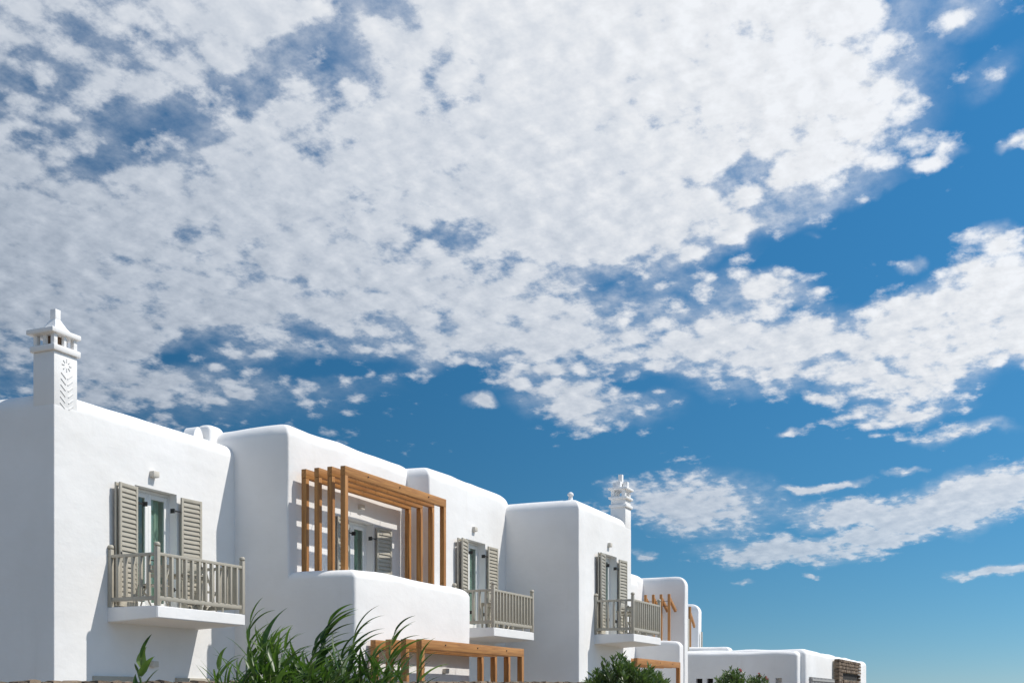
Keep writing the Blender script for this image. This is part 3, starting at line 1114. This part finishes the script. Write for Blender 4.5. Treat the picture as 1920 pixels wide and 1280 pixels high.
def table(label, loc):
    t_ = thing('bistro_table', label, 'table', loc)
    for k in range(6):
        link('top_slat', box_mesh(-.30 + k * .10, -.21 + k * .10, -.28, .28, .70, .725), TAUPE, t_)
    link('apron', box_mesh(-.26, .26, -.24, .24, .65, .695), TAUPE, t_)
    for sx in (-1, 1):
        for sy in (-1, 1):
            link('leg', box_mesh(sx * .23 - .02, sx * .23 + .02, sy * .21 - .02, sy * .21 + .02, 0, .65), TAUPE, t_)
    return t_
chair('slatted folding chair on the balcony of the pyramid-chimney house, close to its inner corner', (19.55, Y1 - .50, F1), R(95))
chair('slatted folding chair on the balcony of the pyramid-chimney house, before its door', (18.05, Y1 - .55, F1), R(-80))
table('small slatted table between the two chairs on the pyramid-chimney house balcony', (18.85, Y1 - .62, F1))
chair('slatted folding chair on the balcony beside the walled terrace', (29.75, Y3 - .55, F3), R(95))
table('small slatted table on the balcony beside the walled terrace', (28.9, Y3 - .62, F3))
chair('slatted folding chair on the balcony under the merlon-topped chimney', (34.3, Y4 - .52, F4), R(95))
table('small slatted table on the balcony under the merlon-topped chimney', (33.55, Y4 - .62, F4))

# ------------------------------------------------------------------ garden wall
gw = root_at_origin('garden_wall', 'rough brown field-stone garden wall with cream mortar along its top', 'wall')
YW = 10.75
rnd = random.Random(21)
def wall_top(x):
    return zr(.245) + (x - 12) * .0125
bm = bmesh.new()
xs = [9.0 + .25 * i for i in range(int((30 - 9) / .25) + 1)]
prev = None
for x in xs:
    zt = wall_top(x) - .035 + mnoise.noise(Vector((x * 2.3, 0, 0))) * .02
    r_ = [bm.verts.new((x, YW - .18, 0)), bm.verts.new((x, YW - .17, zt)), bm.verts.new((x, YW + .17, zt)), bm.verts.new((x, YW + .18, 0))]
    if prev:
        for k in range(3):
            bm.faces.new((prev[k], r_[k], r_[k + 1], prev[k + 1]))
    else:
        bm.faces.new(r_)
    prev = r_
bm.faces.new(prev)
link('core', finish(bm), MORTAR, gw)
for row in range(3):
    x = 9.0
    while x < 30:
        w = rnd.uniform(.16, .38)
        o = link('stone', rnd.choice(STONES), None, gw, (x + w / 2, YW - .15, wall_top(x) - .09 - row * .19), (rnd.uniform(-.1, .1), rnd.uniform(-.12, .12), rnd.uniform(-.1, .1)))
        o.scale = (w * .97, .17, rnd.uniform(.14, .20))
        x += w

# ------------------------------------------------------------------ reeds
RIGHT = Vector((math.sin(TH), -math.cos(TH), 0))
FWD = Vector((math.cos(TH), math.sin(TH), 0))
UP = Vector((0, 0, 1))

def leaf_mesh(bm, base, d0, wind, L, W, droop, seg=9, twist=0.0):
    """long folded blade that leaves the stem along d0 and is bent over by the wind"""
    p_ = Vector(base)
    d_ = Vector(d0).normalized()
    prev = None
    for i in range(seg + 1):
        s = i / seg
        wdt = W * (min(1, .35 + s * 3.2)) * (1 - s ** 2.2) * .5 + .0008
        side = d_.cross(UP)
        if side.length < .05:
            side = FWD.copy()
        side.normalize()
        side = Matrix.Rotation(twist * (1 - s * .5), 3, d_) @ side
        nrm = side.cross(d_).normalized()
        ring = [bm.verts.new(p_ + side * wdt + nrm * wdt * .35), bm.verts.new(p_), bm.verts.new(p_ - side * wdt + nrm * wdt * .35)]
        if prev:
            bm.faces.new((prev[0], prev[1], ring[1], ring[0]))
            bm.faces.new((prev[1], prev[2], ring[2], ring[1]))
        prev = ring
        p_ = p_ + d_ * (L / seg)
        d_ = (d_ + wind * (.05 + .16 * s) - UP * droop * (.02 + .22 * s)).normalized()

def stem_points(base, top, bend):
    pts = []
    for i in range(9):
        s = i / 8
        q = base.lerp(top, s) + RIGHT * bend * (s * s - s)
        pts.append(q)
    return pts

def reed(label, base_px, top_px, top_py, Y, nl, L, W, seed, lean_back=.0, bend=.25, mat=None, droop=.5, windk=1.0, z_from=.9):
    rnd = random.Random(seed)
    top = wp(top_px, top_py, Y)
    b0 = wp(base_px, 1280, Y)
    base = Vector((b0.x, b0.y, 0.0))
    r_ = thing('giant_reed', label, 'reed', tuple(base), 'giant reeds by the garden wall')
    pts = [q - base for q in stem_points(base, top, bend)]
    bm = bmesh.new()
    tube(bm, pts, .013, 6, .004)
    link('stem', finish(bm, smooth=60), REED_STEM, r_)
    for k in range(nl):
        s = z_from / top.z + (1 - z_from / top.z) * ((k + .6) / nl)
        s = min(s, .985)
        i = min(7, int(s * 8))
        f = s * 8 - i
        q = pts[i].lerp(pts[i + 1], f)
        tang = (pts[i + 1] - pts[i]).normalized()
        side = 1 if k % 2 == 0 else -1
        out = (RIGHT * side * rnd.uniform(.25, .75) + FWD * rnd.uniform(-.6, .6))
        d0 = tang * rnd.uniform(.9, 1.4) + out * (.75 if s < .9 else .3) + RIGHT * .35 * windk
        bm = bmesh.new()
        leaf_mesh(bm, q, d0, RIGHT * windk * rnd.uniform(.7, 1.3) + FWD * rnd.uniform(-.25, .25), L * rnd.uniform(.75, 1.15) * (1.0 if s < .85 else .8), W * 1.2 * rnd.uniform(.75, 1.15), droop * rnd.uniform(.5, 1.4), twist=rnd.uniform(-.9, .9))
        link('leaf', finish(bm, smooth=60), mat or rnd.choice((REED,) * 8 + (REED_PALE,) * 3 + (REED_DRY,)), r_)
    return r_

reed('lone broad-leaved reed shoot rising before the shade under the pyramid-chimney house balcony', 264, 265, 1226, 10.2, 11, .38, .10, 1, bend=.03, windk=.35, droop=.6)
reed('slim reed with curled leaves and a spear tip reaching the pyramid-chimney house balcony', 447, 470, 1160, 10.0, 16, .62, .075, 2, bend=.08, windk=.8)
reed('short reed at the foot of the spear-tipped one, over the wall stones', 402, 410, 1246, 10.1, 8, .50, .055, 3, bend=.05, windk=.8)
reed('tallest reed, a dense dark plume leaning before the shaded terrace side', 545, 617, 1166, 9.8, 34, .72, .085, 4, bend=.32, windk=1.1, droop=.22)
reed('reed with a brush of leaves just under the tallest plume', 535, 592, 1205, 9.6, 20, .70, .070, 5, bend=.25, windk=1.1, droop=.35)
reed('windblown reed crossing the corner edge of the walled terrace', 634, 666, 1185, 9.9, 24, .74, .068, 6, bend=.25, windk=1.1, droop=.35)
reed('windblown reed standing before the first post of the ground pergola', 698, 740, 1185, 9.9, 20, .72, .066, 7, bend=.22, windk=1.1, droop=.35)
reed('small reed before the outer corner post of the ground pergola', 772, 790, 1222, 10.0, 13, .62, .055, 8, bend=.12, windk=.9, droop=.3)
reed('low reed leaning between the brush and the terrace corner', 610, 640, 1226, 9.5, 16, .66, .06, 9, bend=.2, windk=1.0)
reed('low reed below the windblown one near the pergola post', 672, 700, 1228, 9.6, 16, .64, .06, 10, bend=.2, windk=1.0)
reed('reed with long arching leaves left of the pale fountain clump', 468, 490, 1212, 9.7, 12, .85, .085, 11, bend=.15, windk=.9, droop=.2)
reed('low reed tucked before the second post of the ground pergola', 728, 748, 1238, 9.7, 13, .6, .05, 12, bend=.15, windk=1.0)

def clump(label, px_, py_, Y, n, L, W, seed, mat, spread=.25):
    rnd = random.Random(seed)
    c0 = wp(px_, py_, Y)
    base = Vector((c0.x, c0.y, 0))
    r_ = thing('reed_clump', label, 'reed clump', tuple(base), 'reed clumps by the garden wall')
    bm = bmesh.new()
    for k in range(7):
        tube(bm, [(rnd.uniform(-.1, .1), rnd.uniform(-.1, .1), 0), (rnd.uniform(-spread, spread), rnd.uniform(-spread, spread), c0.z - .15)], .012, 5, .005)
    link('stems', finish(bm), REED_STEM, r_)
    bm = bmesh.new()
    for k in range(n):
        a = rnd.uniform(0, 2 * math.pi)
        q = Vector((rnd.uniform(-spread, spread), rnd.uniform(-spread, spread), rnd.uniform(c0.z - .75, c0.z - .08)))
        d0 = Vector((math.cos(a) * .7, math.sin(a) * .7, rnd.uniform(.5, 1.5)))
        leaf_mesh(bm, q, d0, RIGHT * rnd.uniform(.2, .9), L * rnd.uniform(.6, 1.2), W * rnd.uniform(.7, 1.2), rnd.uniform(.5, 1.8), 7, rnd.uniform(-1, 1))
    f = link('foliage', finish(bm, smooth=60), mat, r_)
    f['kind'] = 'stuff'
    return r_
clump('pale green fountain of drooping leaves between the slim reed and the tallest plume', 512, 1203, 9.6, 80, .50, .036, 31, REED_PALE, .17)
clump('dark low clump of reed leaves under the pale fountain', 500, 1244, 9.4, 115, .60, .062, 32, REED, .35)
clump('dark low clump of reed leaves under the tallest plume', 572, 1250, 9.3, 125, .60, .060, 33, REED, .40)
clump('dark low clump of reed leaves at the terrace corner', 645, 1252, 9.4, 110, .60, .056, 34, REED, .38)
clump('dark low clump of reed leaves before the inner posts of the ground pergola', 712, 1256, 9.5, 90, .56, .052, 35, REED, .36)
clump('thin low clump of reed leaves beside the spear-tipped reed', 440, 1256, 9.7, 60, .48, .036, 36, REED, .28)

# ------------------------------------------------------------------ oleanders
def oleander(label, centre_px, top_py, Y, rx, rzv, n_shoot, seed, flowers, leafL=.15):
    rnd = random.Random(seed)
    c0 = wp(centre_px, top_py, Y)
    base = Vector((c0.x, c0.y, 0))
    H_ = c0.z
    r_ = thing('oleander_bush', label, 'bush', tuple(base), 'oleander bushes')
    bt = bmesh.new()
    bl = bmesh.new()
    fl = []
    for k in range(n_shoot):
        a = rnd.uniform(0, 2 * math.pi)
        rr = rx * math.sqrt(rnd.random())
        hz = H_ - rzv * (rr / rx) ** 1.8 - rnd.random() ** 2 * rzv * .9
        tip = Vector((math.cos(a) * rr, math.sin(a) * rr, hz + rnd.uniform(-.12, .05)))
        st = Vector((tip.x * .25, tip.y * .25, max(.2, hz - 1.3)))
        mid = st.lerp(tip, .55) + Vector((tip.x * .12, tip.y * .12, -.03))
        pts = [st, mid, tip]
        tube(bt, pts, .011, 4, .004)
        ax = (tip - mid).normalized()
        for j in range(11):
            s = j / 10
            q = mid.lerp(tip, .25 + .75 * s)
            for m_ in range(3):
                an = rnd.uniform(0, 2 * math.pi) + m_ * 2.1
                u = ax.cross(Vector((.3, .7, .1))).normalized()
                v = ax.cross(u)
                d0 = (ax * rnd.uniform(.5, 1.1) * (.6 + s * .9) + (u * math.cos(an) + v * math.sin(an)) * .8).normalized()
                L = leafL * rnd.uniform(.65, 1.15)
                w = L * .115
                sd_ = d0.cross(UP)
                if sd_.length < .05:
                    sd_ = FWD.copy()
                sd_ = Matrix.Rotation(rnd.uniform(-1.2, 1.2), 3, d0) @ sd_.normalized()
                p0, p1, p2 = q, q + d0 * L * .5 - UP * .004, q + d0 * L - UP * .02
                vv = [bl.verts.new(p0), bl.verts.new(p1 + sd_ * w), bl.verts.new(p2), bl.verts.new(p1 - sd_ * w)]
                bl.faces.new((vv[0], vv[1], vv[2]))
                bl.faces.new((vv[0], vv[2], vv[3]))
        fl.append(tip)
    link('stems', finish(bt), TWIG, r_)
    f = link('foliage', finish(bl), OLEANDER, r_)
    f['kind'] = 'stuff'
    fl.sort(key=lambda q: -q.z + q.y * .3)
    for q in fl[1:1 + flowers * 3:3]:
        bm = bmesh.new()
        for m_ in range(4):
            c = q + Vector((rnd.uniform(-.05, .05), rnd.uniform(-.06, .02), rnd.uniform(.0, .09)))
            for pz in range(5):
                an = pz * 2 * math.pi / 5
                u = RIGHT * math.cos(an) + UP * math.sin(an)
                v = RIGHT * math.cos(an + .6) + UP * math.sin(an + .6)
                w_ = RIGHT * math.cos(an - .6) + UP * math.sin(an - .6)
                o_ = -FWD * .012
                bm.faces.new([bm.verts.new(c), bm.verts.new(c + v * .026 + o_), bm.verts.new(c + u * .036 + o_ * 1.6), bm.verts.new(c + w_ * .026 + o_)])
        link('flower', finish(bm), PETAL, r_)
    return r_
oleander('large dark oleander bush below the balcony under the merlon-topped chimney', 1168, 1231, 9.0, .95, .66, 150, 51, 0, .21)
oleander('wide low oleander beside the large one, covering the foot of the far pergola', 1218, 1256, 9.6, .60, .40, 75, 52, 0, .20)
oleander('round oleander bush with pink flowers at its top before the small square openings', 1374, 1254, 8.4, .54, .42, 80, 53, 1, .17)
oleander('smaller oleander with a pink flower beside the round flowering one', 1424, 1264, 8.6, .47, .40, 55, 54, 2, .17)

# put each root that was built in world coordinates at the base of its own thing
bpy.context.view_layer.update()
for o in [o for o in scene.objects if o.type == 'EMPTY' and o.parent is None and o.location.length == 0]:
    pts = [c.matrix_world @ Vector(b) for c in o.children for b in c.bound_box]
    base = Vector(((min(p_.x for p_ in pts) + max(p_.x for p_ in pts)) / 2,
                   (min(p_.y for p_ in pts) + max(p_.y for p_ in pts)) / 2, min(p_.z for p_ in pts)))
    o.location = base
    for c in o.children:
        c.location = c.location - base
